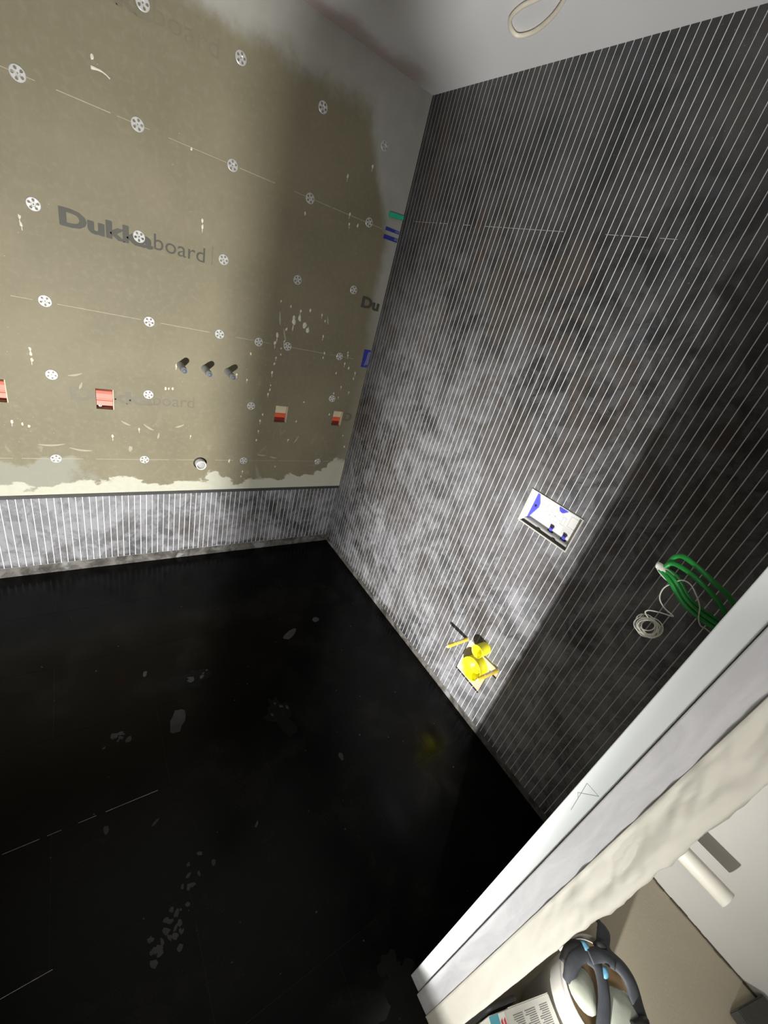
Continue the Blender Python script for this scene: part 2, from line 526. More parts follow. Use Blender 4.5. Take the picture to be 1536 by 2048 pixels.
# --- door wall and hall
bm = bmesh.new(); box(bm, -0.705, 0.30, DW0, DW1, 0.0, H)
wall_door = struct('wall_door', bm, M['wall_grey'])
bm = bmesh.new(); box(bm, -2.6, -1.70, DW0, DW1, 0.0, H)
struct('wall_door_far', bm, M['wall_grey'])
bm = bmesh.new(); box(bm, -1.70, -0.705, DW0, DW1, 2.12, H)
struct('wall_lintel', bm, M['wall_grey'])
bm = bmesh.new(); box(bm, -2.4, -2.3, DW1, 0.1, 0.0, H)
struct('wall_side', bm, M['tile'])
bm = bmesh.new(); box(bm, -2.6, HX, -3.8, -2.125, -0.08, 0.0)
struct('floor_hall', bm, M['hall_floor'])
bm = bmesh.new(); box(bm, HX, HX + 0.1, -3.8, DW0, 0.0, H)
struct('wall_hall_right', bm, M['wall_white'])
bm = bmesh.new(); box(bm, -2.6, HX + 0.1, -3.9, -3.8, 0.0, H)
struct('wall_hall_back', bm, M['wall_white'])
bm = bmesh.new(); box(bm, -2.7, -2.6, -3.9, DW0, 0.0, H)
struct('wall_hall_left', bm, M['wall_white'])
# dark gap where the hall floor meets the wall
bm = bmesh.new()
yy = -2.14
while yy > -3.4:
    L = random.uniform(0.012, 0.03)
    wd = random.uniform(0.004, 0.009)
    box(bm, HX - wd, HX, yy - L, yy, 0.0, random.uniform(0.002, 0.006))
    yy -= L
struct('trim_1', bm, M['gap'])

# door lining on the jamb: white profile, film-covered board
bm = bmesh.new(); box(bm, -0.7165, -0.704, -2.0395, DW1, 0.0, 2.12, 0.0016, 2)
prof = struct('trim_2', bm, M['profile'])
bm = bmesh.new(); box(bm, -0.7235, -0.704, -2.0840, -2.0405, 0.0, 2.12, 0.002, 2)
struct('trim_3', bm, M['film'])
# printed strip at the foot of the profile and a pencil scribble higher up
bm = bmesh.new()
for i in range(4):
    for k in range(9):
        if random.random() < 0.75:
            y0 = -2.0365 + k*0.0033
            box(bm, -0.7169, -0.7164, y0, y0 + random.uniform(0.001, 0.0025), 0.006 + i*0.006, 0.0075 + i*0.006)
obj('printed_strip', bm, M['ink'], prof)
bm = bmesh.new()
for a, b in (((-2.0115, 0.955), (-2.0345, 0.985)), ((-2.0345, 0.985), (-2.0125, 0.985)), ((-2.0115, 0.955), (-2.0175, 0.945)), ((-2.0125, 0.985), (-2.0200, 0.915))):
    tube(bm, [(-0.7166, a[0], a[1]), (-0.7166, b[0], b[1])], 0.0004, 4)
obj('pencil_mark', bm, M['pencil'], prof)

# crumpled masking paper wrapped round the hall edge of the jamb
bm = bmesh.new()
nu, nv = 44, 420
grid = []
for j in range(nv+1):
    z = 2.12*j/nv
    row = []
    for i in range(nu+1):
        s = i/nu*0.19
        amp = 0.0008 + 0.0052*min(1, max(0, (z-0.60)/0.25))
        q = Vector((s*30, z*9 + s*14, 1.7))
        nz = mnoise.noise(q) + 0.6*(1 - 2*abs(mnoise.noise(q*1.7 + Vector((5, 2, 0)))))
        nz += 0.35*mnoise.noise(q*4.1)
        h = amp*nz + 0.0006
        if s < 0.05: p = (-0.7255 - h, -2.0838 - s, z)
        elif s < 0.054:
            p = (-0.7245 - h*0.7, -2.1345 - h*0.7, z)
        else: p = (-0.7252 + (s-0.054), -2.1362 - h, z)
        row.append(bm.verts.new(p))
    grid.append(row)
for j in range(nv):
    for i in range(nu):
        bm.faces.new((grid[j][i], grid[j][i+1], grid[j+1][i+1], grid[j+1][i]))
r = bmesh.ops.extrude_face_region(bm, geom=bm.faces[:])
bmesh.ops.translate(bm, vec=(0.0010, 0.0008, 0), verts=[e for e in r['geom'] if isinstance(e, bmesh.types.BMVert)])
o = obj('masking_paper', bm, M['paper'], None, True)
tag(o, 'crumpled cream masking paper wrapped round the outer edge of the door jamb', 'masking paper')
# core of the jamb under the paper
bm = bmesh.new(); box(bm, -0.7235, -0.704, -2.1335, -2.0845, 0.0, 2.12)
struct('trim_4', bm, M['paper'])

# ------------------------------------------------------------------ writing on the boards
def text_mesh(body, bold):
    c = bpy.data.curves.new('t', 'FONT')
    c.body = body
    c.size = 1.0
    c.extrude = 0.0
    c.resolution_u = 3
    c.offset = 0.028 if bold else 0.0
    o = bpy.data.objects.new('t', c)
    COL.objects.link(o)
    dg = bpy.context.evaluated_depsgraph_get()
    me = bpy.data.meshes.new_from_object(o.evaluated_get(dg))
    bpy.data.objects.remove(o)
    bpy.data.curves.remove(c)
    me.materials.clear()
    return me

def lettering(body, bold, x0, x1, z0, zh, parent, mat, cap=0.73):
    me = text_mesh(body, bold)
    xs = [v.co.x for v in me.vertices]
    a, b = min(xs), max(xs)
    k = (x1-x0)/(b-a)
    P = [Vector((x0 + (v.co.x-a)*k, 0, z0 + v.co.y/cap*zh)) for v in me.vertices]
    F = [tuple(p.vertices) for p in me.polygons]
    V = []; FF = []
    for n, (dx, dz) in enumerate(((0, 0), (-0.0022, 0.0), (0.0022, 0.0), (0.0, 0.0012), (0.0, -0.0012)) if bold else ((0, 0),)):
        o = len(V)
        V += [p + Vector((dx, -0.0004 - 0.00002*n, dz)) for p in P]
        FF += [tuple(i+o for i in f) for f in F]
    bpy.data.meshes.remove(me)
    me = bpy.data.meshes.new('lettering')
    me.from_pydata(V, [], FF)
    bmc = bmesh.new(); bmc.from_mesh(me)
    for h in BOXES:
        if h[1] < x0 or h[0] > x1 or h[3] < z0 or h[2] > z0 + zh*1.4: continue
        for co, no in (((h[0]-0.001, 0, 0), (1, 0, 0)), ((h[1]+0.001, 0, 0), (1, 0, 0)), ((0, 0, h[2]-0.001), (0, 0, 1)), ((0, 0, h[3]+0.001), (0, 0, 1))):
            bmesh.ops.bisect_plane(bmc, geom=bmc.verts[:]+bmc.edges[:]+bmc.faces[:], plane_co=co, plane_no=no)
        dead = []
        for f in bmc.faces:
            c = f.calc_center_median()
            if h[0]-0.001 < c.x < h[1]+0.001 and h[2]-0.001 < c.z < h[3]+0.001: dead.append(f)
        bmesh.ops.delete(bmc, geom=dead, context='FACES')
    bmc.to_mesh(me); bmc.free()
    return link('lettering', me, mat, parent)

lettering('Dukka', True, -1.366, -1.086, 1.505, 0.053, boards[2], M['print_dark'])
lettering('board', False, -1.082, -0.898, 1.507, 0.056, boards[2], M['print_dark'])
bm = bmesh.new(); box(bm, -0.872, -0.868, -0.0005, 0.0, 1.505, 1.575); obj('lettering', bm, M['print_faint'], boards[2])
lettering('Dukka', True, -1.379, -1.086, 0.884, 0.052, boards[1], M['print_faint'])
lettering('board', False, -1.082, -0.910, 0.886, 0.056, boards[1], M['print_faint'])
M['print_ghost'] = plain('nearly_erased_board_print', (0.205, 0.183, 0.123), 0.6, sc=8, var=0.25)
lettering('Dukka', True, -1.366, -1.092, 2.128, 0.053, boards[3], M['print_ghost'])
lettering('board', False, -1.088, -0.888, 2.130, 0.056, boards[3], M['print_ghost'])
lettering('Du', True, -0.128, -0.020, 1.507, 0.052, boards[2], M['print_dark'])
lettering('D', True, -0.084, -0.028, 0.884, 0.050, boards[1], M['print_faint'])

# ------------------------------------------------------------------ perforated fixing washers with screws
def washer_mesh():
    bm = bmesh.new()
    nA, rad = 50, [0.0026, 0.0050, 0.0072, 0.0090, 0.0108, 0.0126, 0.0144, 0.0162, 0.0180, 0.0198]
    holes = [(0.0122*math.cos(2*math.pi*i/5+0.3), 0.0122*math.sin(2*math.pi*i/5+0.3)) for i in range(5)]
    V = [[bm.verts.new((r*math.cos(2*math.pi*a/nA), -0.0012 - 0.0016*(r > 0.006) + 0.0012*(r > 0.019), r*math.sin(2*math.pi*a/nA))) for a in range(nA)] for r in rad]
    for i in range(len(rad)-1):
        for a in range(nA):
            b = (a+1) % nA
            rc = (rad[i]+rad[i+1])/2; an = 2*math.pi*(a+0.5)/nA
            c = (rc*math.cos(an), rc*math.sin(an))
            if any(math.hypot(c[0]-h[0], c[1]-h[1]) < 0.0043 for h in holes): continue
            bm.faces.new((V[i][a], V[i+1][a], V[i+1][b], V[i][b]))
    loose = [v for v in bm.verts if not v.link_faces]
    bmesh.ops.delete(bm, geom=loose, context='VERTS')
    r = bmesh.ops.extrude_face_region(bm, geom=bm.faces[:])
    bmesh.ops.translate(bm, vec=(0, 0.0008, 0), verts=[e for e in r['geom'] if isinstance(e, bmesh.types.BMVert)])
    me = mesh('washer', bm); me.materials.append(M['galv'])
    bm = bmesh.new()
    lathe(bm, [(0.0, -0.0022), (0.0010, -0.0010), (0.0034, -0.0030), (0.0036, -0.0015), (0.0036, 0.0)], Matrix.Rotation(math.radians(-90), 4, 'X') @ Matrix.Rotation(math.pi, 4, 'X'), 10)
    s = mesh('screw', bm); s.materials.append(M['screw'])
    return me, s
wm, scm = washer_mesh()
WASHERS = [(-1.115,2.161),(-0.816,2.166),(-1.437,1.862),(-1.132,1.862),(-0.817,1.861),(-0.493,2.162),(-0.185,2.154),(-0.49,1.861),(-0.183,1.865),(-1.433,1.54),(-1.131,1.534),(-0.825,1.539),(-0.492,1.543),(-0.191,1.571),(-1.43,1.245),(-1.098,1.24),(-0.819,1.242),(-0.639,1.239),(-0.493,1.243),(-0.193,1.241),(-1.434,0.977),(-1.101,0.933),(-0.64,0.922),(-0.185,1.007),(-1.45,0.614),(-1.118,0.613),(-0.646,0.612),(-0.195,0.61)]
for i, (x, z) in enumerate(WASHERS):
    o = link('washer', wm, None, wall_left); o.location = (x, 0, z)
    o.rotation_euler = (random.uniform(-.05, .05), random.uniform(0, 6.28), random.uniform(-.05, .05))
    s = link('screw', scm, None, o)

# ------------------------------------------------------------------ cement splatter and smears on the boards
SPLAT = [(-0.556,1.437),(-0.505,1.426),(-0.452,1.416),(-0.404,1.428),(-0.338,1.422),(-0.483,1.381),(-0.480,1.362),(-0.452,1.382),(-0.421,1.359),(-0.400,1.336),(-0.315,1.397),(-0.511,1.321),(-0.553,1.285),(-0.559,1.249),(-0.513,1.263),(-0.524,1.228),(-0.521,1.199),(-0.543,1.180),(-0.548,1.149),(-0.552,1.105),(-0.552,1.039),(-0.552,1.016),(-0.560,0.993),(-0.310,1.323),(-0.285,1.243),(-0.288,1.220),(-0.146,1.268),(-0.142,1.252),(-0.151,1.208),(-0.121,1.188),(-0.073,1.167),(-0.192,1.151),(-0.075,1.135),(-0.143,1.080),(-0.085,1.055),(-0.146,1.019),(-0.181,1.037),(-0.352,0.970),(-0.378,0.857),(-0.574,0.881),(-0.583,0.846),(-0.585,0.787),(-0.589,0.736),(-0.408,0.744),(-0.058,0.787),(-0.030,0.714),(-0.461,0.576),(-0.645,0.545),(-0.650,0.515),(-0.722,0.613),(-0.670,1.179),(-0.674,1.052),(-0.181,0.912),(-1.252,1.978),(-0.914,1.651),(-0.913,1.631),(-1.473,1.492),(-1.471,1.471),(-0.963,1.858),(-1.490,1.066),(-1.489,1.049),(-1.488,1.026),(-1.033,0.967),(-1.020,0.968),(-1.004,0.970),(-1.574,0.773),(-1.543,0.765),(-1.524,0.756),(-1.242,0.726),(-0.919,0.741),(-0.723,0.606),(-1.139,0.765),(-0.991,1.077),(-0.726,1.071),(-0.223,2.067),(-0.334,1.992),(-0.503,1.803),(-0.289,1.865),(-0.283,1.828),(-0.239,1.836)]
BIG = {6: 2, 8: 2, 9: 2.2, 7: 1.8, 5: 1.5, 12: 1.6, 13: 1.5, 19: 1.4, 23: 1.4, 26: 1.1, 29: 1.2, 30: 1.3}
bm = bmesh.new()
def blob(bm, x, z, rx, rz, h, n=9, ang=0.0):
    c = bm.verts.new((x, -h, z))
    ring = []
    for i in range(n):
        a = 2*math.pi*i/n
        k = random.uniform(0.7, 1.25)
        u = rx*k*math.cos(a); v = rz*k*math.sin(a)
        ring.append(bm.verts.new((x + u*math.cos(ang) - v*math.sin(ang), 0.0003, z + u*math.sin(ang) + v*math.cos(ang))))
    for i in range(n):
        bm.faces.new((c, ring[i], ring[(i+1) % n]))
    bm.faces.new(ring[::-1])
for i, (x, z) in enumerate(SPLAT):
    k = BIG.get(i, 1.0)*random.uniform(0.8, 1.15)
    blob(bm, x, z, 0.0046*k, 0.0078*k, 0.0024*k)
    if random.random() < 0.45:
        blob(bm, x + random.uniform(-0.002, 0.002), z - 0.012*k, 0.0016*k, 0.009*k, 0.0010)
for _ in range(150):
    x, z = random.choice(SPLAT)
    blob(bm, x + random.gauss(0, 0.05), min(2.1, max(0.5, z + random.gauss(0, 0.05))), 0.0011, 0.0018, 0.0008, 6)
tube(bm, spline([(-1.256, -0.0012, 1.953), (-1.233, -0.0012, 1.955), (-1.218, -0.0012, 1.952), (-1.207, -0.0012, 1.946)], 4), [0.005, 0.005, 0.004, 0.003, 0.003, 0.0025, 0.002, 0.002, 0.002, 0.0018, 0.0018, 0.002, 0.0025], 6, ((0, 1, 0), 0.4))
tag(obj('cement_splatter', bm, M['splat'], wall_left), 'pale dried cement splashes on the board', kind='stuff')
bm = bmesh.new()
blob(bm, -1.174, 0.668, 0.012, 0.022, 0.0006, 12)
for x, z, L, an in ((-1.36, 0.985, 0.05, 0.3), (-1.345, 0.94, 0.035, 1.2), (-1.10, 0.775, 0.05, -0.6), (-1.06, 0.735, 0.03, 1.4), (-1.19, 0.79, 0.04, -0.5), (-0.97, 0.79, 0.04, 0.4), (-1.46, 0.675, 0.09, 0.05), (-1.36, 0.655, 0.08, -0.15), (-0.55, 0.645, 0.05, -0.1), (-0.48, 0.632, 0.04, -0.2), (-0.36, 0.745, 0.05, 1.1), (-0.55, 1.36, 0.06, 1.75), (-0.515, 1.29, 0.06, 1.9), (-0.30, 1.40, 0.04, 1.9)):
    pts = [(x + L*(t-0.5)*math.cos(an), -0.0002, z + L*(t-0.5)*math.sin(an) + 0.25*L*(t-0.5)**2) for t in (0, .25, .5, .75, 1)]
    tube(bm, spline(pts, 3), [0.0012 + 0.0035*math.sin(math.pi*i/12) for i in range(13)], 6, ((0, 1, 0), 0.12))
M['smear'] = plain('wiped_cement_smear', (0.42, 0.395, 0.31), 0.8, sc=60)
tag(obj('cement_smear', bm, M['smear'], wall_left), kind='stuff')

# ------------------------------------------------------------------ electrical boxes in the cut-outs
def flat_box(name, label, h, kind):
    x0, x1, z0, z1 = h
    t = thing(name, ((x0+x1)/2, 0.03, z0), label, 'electrical box')
    if kind == 'closed':
        bm = bmesh.new(); box(bm, x0, x1, 0.040, 0.048, z0, z1); part('back', bm, M['black_gap'], t)
        bm = bmesh.new()
        pr = [(0.018, z0+0.010), (0.007, z0+0.016), (0.008, z0+0.034), (0.013, z0+0.037), (0.013, z0+0.041), (0.007, z0+0.045), (0.006, z1-0.022), (0.012, z1-0.012), (0.020, z1-0.009)]
        V = [[bm.verts.new((xx, yy, zz)) for yy, zz in pr] + [bm.verts.new((xx, 0.036, z1-0.009)), bm.verts.new((xx, 0.036, z0+0.010))] for xx in (x0+0.0015, x1-0.004)]
        n = len(V[0])
        for i in range(n): bm.faces.new((V[0][i], V[0][(i+1) % n], V[1][(i+1) % n], V[1][i]))
        bm.faces.new(V[0]); bm.faces.new(V[1][::-1])
        part('cover', bm, M['pink'], t)
        bm = bmesh.new(); lathe(bm, [(0.0, 0.0045), (0.0055, 0.004), (0.007, 0.0), (0.007, -0.004)], Matrix.Translation((x0+0.014, 0.012, z0+0.013)) @ Matrix.Rotation(math.radians(90), 4, 'X'), 14)
        sb = part('screw_boss', bm, M['white_pl'], t)
        bm = bmesh.new(); box(bm, x0+0.0125, x0+0.0165, 0.005, 0.009, z0+0.008, z0+0.016); part('slot', bm, M['screw'], sb)
    else:
        bm = bmesh.new(); box(bm, x0, x1, 0.050, 0.056, z0, z1); part('back', bm, M['dark_red'], t)
        bm = bmesh.new(); box(bm, x0+0.001, x1-0.003, 0.012, 0.050, z0+0.048, z1-0.001, 0.002); part('wood_packer', bm, M['cut'], t)
        bm = bmesh.new(); box(bm, x0+0.001, x1-0.003, 0.014, 0.050, z0+0.022, z0+0.047, 0.004, 2); part('box_wall', bm, M['red'], t)
        bm = bmesh.new(); box(bm, x0+0.001, x1-0.003, 0.016, 0.050, z0+0.002, z0+0.022, 0.002); part('box_floor', bm, M['dark_red'], t)
    bm = bmesh.new(); box(bm, x1-0.003, x1, 0.0005, 0.050, z0, z1); part('cut_edge', bm, M['cut'], t)
    return t
flat_box('electrical_box', 'red electrical box cut off by the left edge of the picture', BOXES[0], 'closed')
flat_box('electrical_box', 'red electrical box sunk through the worn board lettering', BOXES[1], 'closed')
flat_box('electrical_box', 'half red, half beige open electrical box, the left of the two', BOXES[2], 'open')
flat_box('electrical_box', 'small red and beige open electrical box nearest the tiled corner', BOXES[3], 'open')

# ------------------------------------------------------------------ pipe stubs and waste outlet
RX = Matrix.Rotation(math.radians(90), 4, 'X')        # local z -> -y
def stub(x, z, L, label):
    t = thing('pipe_stub', (x, 0, z), label, 'pipe', 'three pipe stubs in the board wall')
    A = Matrix.Translation((x, 0, z)) @ RX
    bm = bmesh.new(); lathe(bm, [(0.0165, -0.004), (0.0165, 0.003), (0.0140, 0.005), (0.0140, L*0.55), (0.0125, L*0.57), (0.0125, L), (0.0100, L), (0.0100, L-0.012)], A, 24)
    pp = part('pipe', bm, M['pipe_grey'], t, True)
    bm = bmesh.new(); lathe(bm, [(0.0, L+0.002), (0.0095, L+0.001), (0.0108, L-0.002), (0.0102, L-0.012)], A, 20)
    part('plug', bm, M['pipe_cap'], t, True)
    bm = bmesh.new(); lathe(bm, [(0.0131, L*0.70), (0.0138, L*0.72), (0.0138, L*0.76), (0.0131, L*0.78)], A, 24)
    part('collar', bm, M['pipe_cap'], pp, True)
stub(-0.975, 1.080, 0.094, 'grey pipe stub, leftmost of the three in a row on the board')
stub(-0.873, 1.080, 0.100, 'grey pipe stub, middle of the three in a row on the board')
stub(-0.770, 1.080, 0.100, 'grey pipe stub, rightmost of the three in a row on the board')

t = thing('waste_outlet', (-0.868, 0, 0.596), 'round white waste outlet ring on the lowest board joint', 'pipe outlet')
A = Matrix.Translation((-0.868, 0, 0.596)) @ RX
bm = bmesh.new(); lathe(bm, [(0.025, -0.01), (0.025, 0.030), (0.0235, 0.033), (0.0205, 0.033), (0.0195, 0.030), (0.0195, 0.0)], A, 32); part('ring', bm, M['white_pl'], t, True)
bm = bmesh.new(); lathe(bm, [(0.0, 0.024), (0.012, 0.024), (0.0193, 0.020), (0.0193, 0.0)], A, 28); part('plug', bm, M['grey_pl'], t, True)
bm = bmesh.new(); lathe(bm, [(0.032, -0.001), (0.032, 0.001), (0.025, 0.0016)], A, 28); part('seal', bm, M['black'], t, True)

# ------------------------------------------------------------------ coloured tape and wedge at the corner
bm = bmesh.new()
V = [bm.verts.new(p) for p in ((-0.088,-0.001,1.918),(-0.003,-0.001,1.928),(-0.003,-0.001,1.947),(-0.088,-0.001,1.939),(-0.086,-0.014,1.919),(-0.003,-0.009,1.929),(-0.003,-0.009,1.946),(-0.086,-0.014,1.938))]
for f in ((0,1,2,3),(7,6,5,4),(0,4,5,1),(1,5,6,2),(2,6,7,3),(3,7,4,0)): bm.faces.new([V[i] for i in f])
tag(obj('tile_wedge', bm, M['green_pl']), 'green plastic tile wedge sticking out of the upper wall corner', 'tile wedge')
def tape(poly, label, extra):
    t = thing('tape_strip', (poly[0][0], 0, poly[0][1]), label, 'tape', 'blue tape pieces at the tiled corner')
    def sheet(nm, pl, yy, mat):
        bm = bmesh.new()
        a = [bm.verts.new((x, yy, z)) for x, z in pl]; b = [bm.verts.new((x, -0.0001, z)) for x, z in pl]
        n = len(pl)
        bm.faces.new(a); bm.faces.new(b[::-1])
        for i in range(n): bm.faces.new((a[i], b[i], b[(i+1) % n], a[(i+1) % n]))
        part(nm, bm, mat, t)
    sheet('strip', poly, -0.0012, M['blue_tape'])
    for e in extra: sheet('worn_patch', e, -0.0015, M['blue_tape_l'])
tape([(-0.087,1.864),(-0.003,1.867),(-0.003,1.880),(-0.086,1.879)], 'upper of the two blue tape strips just under the green wedge', [[(-0.03,1.870),(-0.004,1.871),(-0.004,1.877),(-0.028,1.876)]])
tape([(-0.088,1.828),(-0.003,1.831),(-0.003,1.849),(-0.088,1.846)], 'lower of the two blue tape strips under the green wedge', [[(-0.025,1.836),(-0.004,1.837),(-0.004,1.846),(-0.022,1.846)]])
tape([(-0.046,1.206),(-0.003,1.208),(-0.003,1.304),(-0.047,1.303)], 'blue tape square halfway up the tiled corner', [[(-0.030,1.215),(-0.004,1.225),(-0.004,1.295),(-0.020,1.290),(-0.022,1.25)]])

# ------------------------------------------------------------------ concealed cistern opening
y0, y1, z0, z1 = CIS
t = thing('cistern_housing', (0.0, (y0+y1)/2, z0), 'white concealed cistern housing with blue clips set in the dark tile', 'cistern')
bm = bmesh.new()
W = 0.007
slab(bm, 'x', -0.005, 0.040, y0, y1, z0, z1, [(y0+W*0.5, y1-W, z0+W*0.6, z1-W*0.4)])
part('frame', bm, M['white_tube'], t)
D = 0.030
bm = bmesh.new(); box(bm, D, D+0.004, y0+0.003, y1-0.005, z0+0.018, z1-0.002, 0.001)
cov = part('cover', bm, M['white_pl'], t)
bm = bmesh.new()     # sloping left cheek
V = [bm.verts.new(p) for p in ((-0.004,y1-W,z0+0.004),(-0.004,y1-W,z1-0.003),(D,y1-0.022,z1-0.003),(D,y1-0.022,z0+0.012))]
V2 = [bm.verts.new(v.co + Vector((0.001, 0.004, 0))) for v in V]
bm.faces.new(V); bm.faces.new(V2[::-1])
for i in range(4): bm.faces.new((V[i], V2[i], V2[(i+1) % 4], V[(i+1) % 4]))
part('cheek', bm, M['white_pl'], t)
bm = bmesh.new(); box(bm, 0.010, D+0.002, y0+0.004, y1-0.010, z0+0.005, z0+0.020, 0.002); part('ledge', bm, M['grey_pl'], t)
bm = bmesh.new(); box(bm, 0.002, 0.010, y0+0.006, y1-0.012, z0+0.0045, z0+0.0090); part('slot', bm, M['black_gap'], t)
for k in (0.36, 0.70):
    bm = bmesh.new(); box(bm, 0.002, 0.012, y1-0.012-k*0.2-0.012, y1-0.012-k*0.2, z0+0.0085, z0+0.0135, 0.001); part('slot_notch', bm, M['black_gap'], t)
def prism(pl, d0, d1):
    bm = bmesh.new()
    a = [bm.verts.new((d0, y, z)) for y, z in pl]; b = [bm.verts.new((d1, y, z)) for y, z in pl]
    bm.faces.new(a); bm.faces.new(b[::-1])
    for i in range(len(pl)): bm.faces.new((a[i], b[i], b[(i+1) % len(pl)], a[(i+1) % len(pl)]))
    return bm
br = part('bracket', prism([(y1-0.018, z1-0.004), (y1-0.040, z1-0.045), (y1-0.042, z1-0.060), (y1-0.028, z0+0.040), (y1-0.018, z0+0.014)], 0.018, 0.026), M['blue'], t)
bm = bmesh.new(); lathe(bm, [(0, 0.001), (0.0045, 0.001), (0.0045, -0.001)], Matrix.Translation((0.0175, y1-0.031, z1-0.058)) @ Matrix.Rotation(math.radians(-90), 4, 'Y'), 14); part('bracket_hole', bm, M['dark_blue'], br)
half = [(-1.418+0.0165*math.cos(a), z1-0.004+0.021*math.sin(a)) for a in [math.pi + math.pi*i/14 for i in range(15)]]
la = part('latch', prism(half, 0.010, 0.028), M['blue'], t)
half = [(-1.418+0.011*math.cos(a), z1-0.006+0.014*math.sin(a)) for a in [math.pi + math.pi*i/14 for i in range(15)]]
part('latch_finger', prism(half, 0.006, 0.012), M['blue'], la)
for yc in (-1.405, -1.462):
    bm = bmesh.new(); box(bm, 0.022, 0.030, yc-0.006, yc+0.006, z0+0.024, z0+0.036, 0.0015); c = part('clip', bm, M['blue'], t)
    bm = bmesh.new(); box(bm, 0.0215, 0.030, yc-0.0075, yc+0.0075, z0+0.037, z0+0.046, 0.002); part('clip_recess', bm, M['dark_blue'], c)
    bm = bmesh.new(); box(bm, 0.0245, 0.030, yc-0.011, yc+0.011, z0+0.0205, z0+0.0245); part('clip_foot', bm, M['black_gap'], c)
# printed pictograms on the cover
bm = bmesh.new()
X0, X1 = D-0.0006, D+0.0005
def pl(ya, za, yb, zb, wdt=0.0009):
    dy, dz = yb-ya, zb-za; L = math.hypot(dy, dz); ny, nz = -dz/L*wdt/2, dy/L*wdt/2
    q = [(ya+ny, za+nz), (yb+ny, zb+nz), (yb-ny, zb-nz), (ya-ny, za-nz)]
    a = [bm.verts.new((X0, *p)) for p in q]; b = [bm.verts.new((X1, *p)) for p in q]
    bm.faces.new(a); bm.faces.new(b[::-1])
    for i in range(4): bm.faces.new((a[i], b[i], b[(i+1) % 4], a[(i+1) % 4]))
def rect(ya, za, w_, h_):
    pl(ya, za, ya-w_, za); pl(ya-w_, za, ya-w_, za+h_); pl(ya-w_, za+h_, ya, za+h_); pl(ya, za+h_, ya, za)
rect(-1.330, 1.075, 0.024, 0.026); rect(-1.332, 1.045, 0.018, 0.020)
rect(-1.352, 1.040, 0.010, 0.048); rect(-1.372, 1.048, 0.014, 0.018); rect(-1.372, 1.075, 0.010, 0.010); rect(-1.388, 1.080, 0.012, 0.006)
rect(-1.375, 1.026, 0.012, 0.012); rect(-1.393, 1.040, 0.016, 0.018); rect(-1.390, 1.018, 0.010, 0.014); rect(-1.404, 1.016, 0.011, 0.014)
rect(-1.425, 1.045, 0.012, 0.030); rect(-1.450, 1.052, 0.034, 0.040)
for k in range(6): pl(-1.440, 1.045-k*0.005, -1.440-random.uniform(0.02, 0.04), 1.045-k*0.005, 0.0006)
for k in range(30):
    ya = random.uniform(-1.42, -1.35); za = random.uniform(1.02, 1.095)
    pl(ya, za, ya-random.uniform(0.003, 0.009), za+random.uniform(-0.008, 0.008), random.uniform(0.0006, 0.0014))
part('printed_pictograms', bm, M['ink'], cov)

# ------------------------------------------------------------------ wall-hung toilet connections
RY = Matrix.Rotation(math.radians(-90), 4, 'Y')      # local z -> -x
def plug(name, y, z, r, L, label, inner):
    t = thing(name, (0, y, z), label, 'pipe plug')
    A = Matrix.Translation((0.012, y, z)) @ RY
    L += 0.012
    bm = bmesh.new(); lathe(bm, [(r*0.93, 0.0), (r*0.97, L*0.5), (r*0.985, L-0.004), (r*1.01, L-0.002), (r*1.01, L), (r*0.95, L), (r*0.92, L*0.5), (r*0.88, L*0.06), (0.0, L*0.06)], A, 40)
    part('cup', bm, M['yellow'], t, True)
    if inner:
        bm = bmesh.new(); lathe(bm, [(r*0.60, L*0.06), (r*0.60, L*0.40), (r*0.54, L*0.40), (r*0.52, L*0.10), (0, L*0.10)], A, 32); part('inner_ring', bm, M['yellow'], t, True)
        bm = bmesh.new(); box(bm, 0.012-L*0.36, 0.012-L*0.08, y-0.002, y+0.002, z-r*0.5, z+r*0.5, 0.001); part('grip', bm, M['yellow'], t)
    else:
        bm = bmesh.new(); box(bm, -L+0.030, 0.010, y+r*0.94, y+r*1.06, z-0.004, z+0.004, 0.001); part('rib', bm, M['yellow'], t)
plug('waste_plug', -1.4165, 0.288, 0.053, 0.042, 'large open yellow cup plugging the toilet waste pipe', True)
plug('flush_plug', -1.4120, 0.398, 0.0285, 0.058, 'small yellow cup plugging the flush pipe above the larger cup', False)
def rod(y, z, label):
    t = thing('fixing_rod', (0, y, z), label, 'fixing rod', 'yellow sleeved toilet fixing rods')
    A = Matrix.Translation((0.010, y, z)) @ RY
    bm = bmesh.new(); lathe(bm, [(0.0085, 0.012), (0.0085, 0.136), (0.0075, 0.138), (0.006, 0.138), (0.006, 0.130), (0, 0.130)], A, 14); part('sleeve', bm, M['yellow_dk'], t, True)
    bm = bmesh.new(); lathe(bm, [(0.0, 0.145), (0.0042, 0.143), (0.0050, 0.128)], A, 12); part('rod_end', bm, M['white_pl'], t, True)
    bm = bmesh.new(); lathe(bm, [(0.013, 0.0), (0.013, 0.010), (0.009, 0.014)], A, 6); part('nut', bm, M['pipe_grey'], t)
    bm = bmesh.new(); box(bm, -0.085, -0.035, y-0.003, y+0.003, z+0.0082, z+0.0092); part('sticker', bm, M['white_pl'], t)
rod(-1.317, 0.355, 'yellow fixing rod on the corner side of the yellow cups')
rod(-1.504, 0.360, 'yellow fixing rod on the doorway side of the yellow cups')

